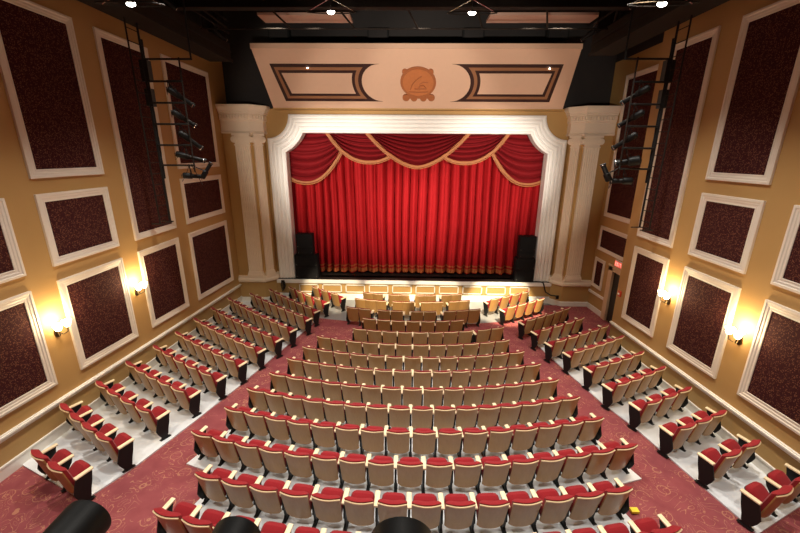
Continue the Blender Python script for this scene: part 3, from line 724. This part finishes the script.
def seat(x, y, rz, pitch, label, group, first, last):
    """x, y = plan position of the top edge of the back; rz = 0 faces +Y"""
    y -= .075; ox, oy = x-.19*sin(rz), y+.19*cos(rz)
    t = thing('theatre_seat', label, 'seat', (ox, oy, fl(oy)+.035), rz, group)
    for nm in ('backrest', 'wood_edge', 'back_cushion', 'seat_cushion', 'seat_pan'): seat_part(nm, 0, t)
    h = pitch/2
    seat_part('armrest', -h, t); seat_part('leg', -h, t)
    if first: seat_part('end_panel', -h-.02, t)
    if last: seat_part('armrest', h, t); seat_part('leg', h, t); seat_part('end_panel', h+.02, t)
    NSEAT[0] += 1
ORD = ['first', 'second', 'third', 'fourth', 'fifth', 'sixth', 'seventh', 'eighth', 'ninth', 'tenth', 'eleventh', 'twelfth', 'thirteenth', 'fourteenth', 'fifteenth', 'sixteenth', 'seventeenth']
CX0, CY0 = .54, 20.9
# curved centre rows, front to back: (left end, right end) of the back tops, radius point on the axis, gaps
rows = [
 ('loose', [(-1.82, 16.36), (2.81, 16.44)], 8, (2, 4, 6)),
 ('loose', [(-2.07, 15.47), (3.05, 15.58)], 9, (3, 5, 7)),
 ('loose', [(-2.25, 14.35), (3.30, 14.50)], 9, (2, 4, 6)),
 (12.99, [(-1.42, 13.21), (2.43, 13.1)], 7, ()),
 (11.96, [(-1.66, 12.2), (3.81, 12.6)], 10, (8,)),
 (10.95, [(-2.79, 11.48), (3.72, 11.4)], 12, ()),
 (10.08, [(-3.05, 10.7), (3.97, 10.62)], 13, ()),
 (9.25, [(-3.3, 9.87), (4.21, 9.83)], 14, ()),
 (8.36, [(-3.51, 9.02), (4.39, 8.97)], 15, ()),
 (7.52, [(-3.8, 8.27), (4.6, 8.17)], 16, ()),
 (6.68, [(-3.98, 7.41), (4.78, 7.32)], 16, ()),
 (5.77, [(-4.27, 6.58), (5.02, 6.47)], 17, ()),
 (4.88, [(-3.55, 5.41), (4.27, 5.32)], 14, ()),
 (4.06, [(-3.8, 4.55), (4.59, 4.57)], 15, ()),
]
rings = []
for ri, (yc, (A, B), n, gaps) in enumerate(rows):
    if yc == 'loose':
        yc = [16.15, 15.2, 14.05][ri]; cy = 24.; R = cy-yc
    else: cy = CY0; R = cy-yc
    ta = math.asin(max(-1, min(1, (A[0]-CX0)/R))); tb = math.asin((B[0]-CX0)/R)
    gap = (.30 if ri < 3 else .16)/R
    tb += .02/R; bw = .5/R; tp = (tb-ta-gap*len(gaps)-bw)/(n-1); tcur = ta+bw/2-tp/2
    rowname = ('front centre row nearest the stage' if ri == 0 else '%s centre row from the stage' % ORD[ri])
    if ri == 13: rowname = 'rearmost centre row nearest the camera'
    look = 'spotlit tan-backed red theatre seat' if ri < 2 else ('shadowed brown-backed theatre seat' if ri == 2 else 'tan-backed red theatre seat')
    for i in range(n):
        if i in gaps: tcur += gap
        tm = tcur+tp/2; tcur += tp
        seat(CX0+R*sin(tm), cy-R*cos(tm), tm, tp*R, '%s, %s from left in %s' % (look, ORD[i], rowname), 'curved centre block seats', i == 0 or i in gaps, i == n-1 or (i+1) in gaps)
    if ri >= 5: rings.append((R, ta-.012, tb+.012))
# pale concrete strips under the centre block, one per curved row
mb = MB()
for R, a, b in rings:
    N = 24; r0, r1 = R-.74, R+.10; lift, th = .03, .05
    P = []
    for r in (r0, r1):
        for i in range(N+1):
            t_ = a+(b-a)*i/N; P.append((CX0+r*sin(t_), CY0-r*cos(t_)))
    top = [(x, y, fl(y)+lift) for x, y in P]; bot = [(x, y, fl(y)-.02) for x, y in P]; n = len(P); w = N+1
    fs = [(i, i+1, w+i+1, w+i) for i in range(N)]+[(i, i+1, n+i+1, n+i) for i in range(N)]+[(w+i, w+i+1, n+w+i+1, n+w+i) for i in range(N)]+[(0, w, n+w, n), (N, w+N, n+w+N, n+N)]
    mb.add(top+bot, fs)
struct('floor_riser_centre', mb, M['pale'])

LROWS = [((-7.04, 5.85), (-6.07, 5.39), 2), ((-7.8, 7.36), (-5.86, 6.24), 4), ((-7.77, 8.36), (-5.65, 7.19), 4), ((-7.8, 9.45), (-5.35, 8.05), 5), ((-7.71, 10.51), (-5.09, 8.87), 5), ((-7.68, 11.61), (-4.83, 9.69), 6), ((-7.75, 12.87), (-4.6, 10.56), 7), ((-7.72, 14.08), (-4.35, 11.41), 7), ((-7.63, 15.34), (-4.1, 12.25), 8), ((-7.01, 16.1), (-3.83, 13.36), 7), ((-6.35, 16.77), (-3.74, 14.28), 6), ((-5.53, 17.2), (-3.6, 15.4), 4), ((-4.44, 17.38), (-2.97, 16.15), 3)]
RROWS = [((7.85, 5.75), (6.79, 5.26), 2), ((7.67, 6.63), (6.67, 6.17), 2), ((7.81, 7.66), (6.38, 7.0), 3), ((7.74, 8.67), (6.29, 7.95), 3), ((7.8, 9.76), (6.02, 8.79), 4), ((7.75, 10.71), (5.88, 9.72), 4), ((7.8, 11.92), (5.64, 10.66), 5), ((7.78, 12.91), (5.36, 11.42), 5), ((7.21, 13.65), (5.21, 12.38), 4), ((7.22, 14.86), (4.99, 13.31), 5), ((6.55, 16.03), (4.62, 14.73), 4), ((6.19, 17.08), (4.14, 15.77), 4)]
for side, sx, RW in (('left', 1, LROWS), ('right', -1, RROWS)):
    for ri, (W, A, n) in enumerate(RW):
        W = Vector(W); A = Vector(A); d = (A-W); L = d.length; d /= L; W = W-d*(.09 if ri < 9 else .03); L += .11 if ri < 9 else .06
        if sx > 0 and ri == 0: W.x += .06
        if sx > 0 and ri == 1: L += .07
        if sx < 0: W.x -= .07
        if sx < 0 and ri in (3, 4): L += .06
        e = d if sx > 0 else -d          # along the seat's own +x
        rz0 = atan2(e.y, e.x); p = (L-.5)/(n-1); f0 = (.25-p/2)/L
        rn = 'rearmost' if ri == 0 else ('frontmost' if ri == len(RW)-1 else ORD[ri]+' from rear')
        cut = ri == len(RW)-2 and side == 'right'
        for i in range(n):
            f = f0+(i+.5)*p/L; bow = .10*(1-(2*f-1)**2)*(L/4)
            nrm = Vector((e.y, -e.x)); pos = W+d*(L*f)+nrm*bow*.6
            turn = (.10*(2*f-1))*(L/4)*.9*(1 if sx > 0 else -1)
            first = (i == 0) if sx > 0 else (i == n-1); last = (i == n-1) if sx > 0 else (i == 0)
            seat(pos.x, pos.y, rz0+turn, p, 'tan-backed red theatre seat, %s from %s wall, in %s row of %s block' % (ORD[i], side, rn, side), side+' side block seats', first, last)

# yellow markers on the floor behind the second-last row
for x, y, s in ((-3.02, 5.74, 'left'), (4.62, 5.6, 'right')):
    tag(MB().box(x-.07, x+.07, y-.05, y+.05, fl(y)+.03, fl(y)+.075).build('floor_marker', M['yellow']), 'small yellow marker on pale floor at %s end behind seats' % s, 'floor marker', 'yellow floor markers')

# ------------------------------------------------------------------ black lamps on the balcony rail, bottom edge of the view
t = thing('balcony_pipe', 'black pipe stand below the camera carrying spotlights', 'pipe', (0, .95, fl(.95)))
part('pipe', MB().tube([(-2.4, .95, 5.36), (2.0, .95, 5.36)], .03, 10), M['iron'], t)
for x in (-2.3, 1.9): part('post', MB().tube([(x, .95, fl(.95)), (x, .95, 5.36)], .035, 10), M['iron'], t)
def balcony_lamp(front, r, L, label):
    f = Vector(front); d = Vector((0, 1, 0)); a = f-d*L
    t = thing('spotlight', label, 'spotlight', f, 0, 'spotlights on the balcony pipe')
    part('can', MB().tube([a, a+d*.02, f-d*.015, f], r, 32, radii=[r*.7, r*.92, r, r*.985]), M['lampblk'], t, True)
    part('lens', MB().tube([f-d*.03, f+d*.002], r*.9, 24), M['glass'], t)
    m = (a+f)/2
    part('yoke', MB().tube([m+Vector((r+.015, 0, 0)), (m.x+r+.015, m.y, m.z-r-.04), (m.x-r-.015, m.y, m.z-r-.04), m-Vector((r+.015, 0, 0))], .010, 6), M['iron'], t)
    part('clamp', MB().tube([(m.x, m.y, m.z-r-.04), (m.x, .95, 5.36)], .02, 6), M['iron'], t)
BL = []
for u, v, dep, r, lab in ((89, 517, 1.66, .10, 'black cylindrical spotlight at bottom left corner over the carpet'), (238, 534, 1.66, .105, 'round black spotlight top at bottom edge left of centre'), (402, 541, 1.62, .14, 'round black spotlight top at bottom edge near the centre')):
    p = CAM+ray(u, v)*dep; BL.append(p); balcony_lamp(p, r, .42, lab)

# ------------------------------------------------------------------ lights
def spot(loc, target, energy, size, blend, col, r=.15):
    l = bpy.data.lights.new('spot_lamp', 'SPOT'); l.energy = energy; l.spot_size = radians(size); l.spot_blend = blend; l.color = col; l.shadow_soft_size = r
    o = bpy.data.objects.new('spot_lamp', l); C.objects.link(o); o.location = loc
    o.rotation_euler = (Vector(target)-Vector(loc)).to_track_quat('-Z', 'Y').to_euler(); return o
WARM = (1., .94, .85)
HOUSE = 1300
for y in (2.5, 6.2, 9.6):
    for x in (-4.5, .3, 4.9):
        spot((x, y, 11.0), (x*1.0, y+.4, 0), HOUSE*(1.0 if abs(x) > 1 else .8), 98, .9, WARM, .12)
for x in (-4.0, 4.9): spot((x, 13.0, 11.45), (x, 13.0, 0), 650, 94, .8, (1., .88, .70), .1)  # unseen lamps added behind the beam to brighten the recess
# the balcony spotlights wash the frame and the fascia
for p, tx in zip(BL, (-1.6, .9, 3.2)):
    spot(p+Vector((0, .03, 0)), (tx, 17.5, 7.6), 2900, 43, .35, (1., .89, .76), .06)
# lamps on the two ladders cross-light the curtain and the frame
for s_ in (-1, 1):
    for z, tx, tz, e, size in ((8.3, .6-s_*1.2, 3.4, 1700, 36), (7.0, .6+s_*3.4, 6.2, 1900, 58)):
        spot((s_*5.7, 11.7, z), (tx, 18.6, tz), e, size, .8, (1., .90, .78), .08)
# front-of-house lamps over the beam
for x, tx in ((-3.0, -.6), (.6, .6), (4.2, 1.8)):
    spot((x, 12.6, 11.5), (tx, 18.8, 3.6), 420, 40, .8, (1., .90, .76), .1)
GOLD = (1., .84, .56)
spot((-3, 6.5, 12.4), (-3.5, 17.5, .4), 19000, 12, .5, GOLD, .1)
for x in (-.75, 1.75): spot((x, 6.5, 12.4), (x, 16.45, .7), 19000, 12.5, .35, GOLD, .06)
spot((4.5, 6.5, 12.4), (4.9, 16.8, .2), 42000, 14, .4, GOLD, .1)
w = bpy.data.worlds.new('world'); SC.world = w; w.use_nodes = True
w.node_tree.nodes['Background'].inputs[0].default_value = (.10, .07, .05, 1); w.node_tree.nodes['Background'].inputs[1].default_value = .15

SC.view_settings.view_transform = 'Standard'; SC.view_settings.look = 'None'; SC.view_settings.gamma = 1; SC.view_settings.use_curve_mapping = False
SC.view_settings.exposure = 0.0
SC.cycles.use_denoising = True
SC.cycles.max_bounces = 6; SC.cycles.diffuse_bounces = 4; SC.cycles.sample_clamp_indirect = 4.0
print('seats', NSEAT[0], 'objects', len(bpy.data.objects))
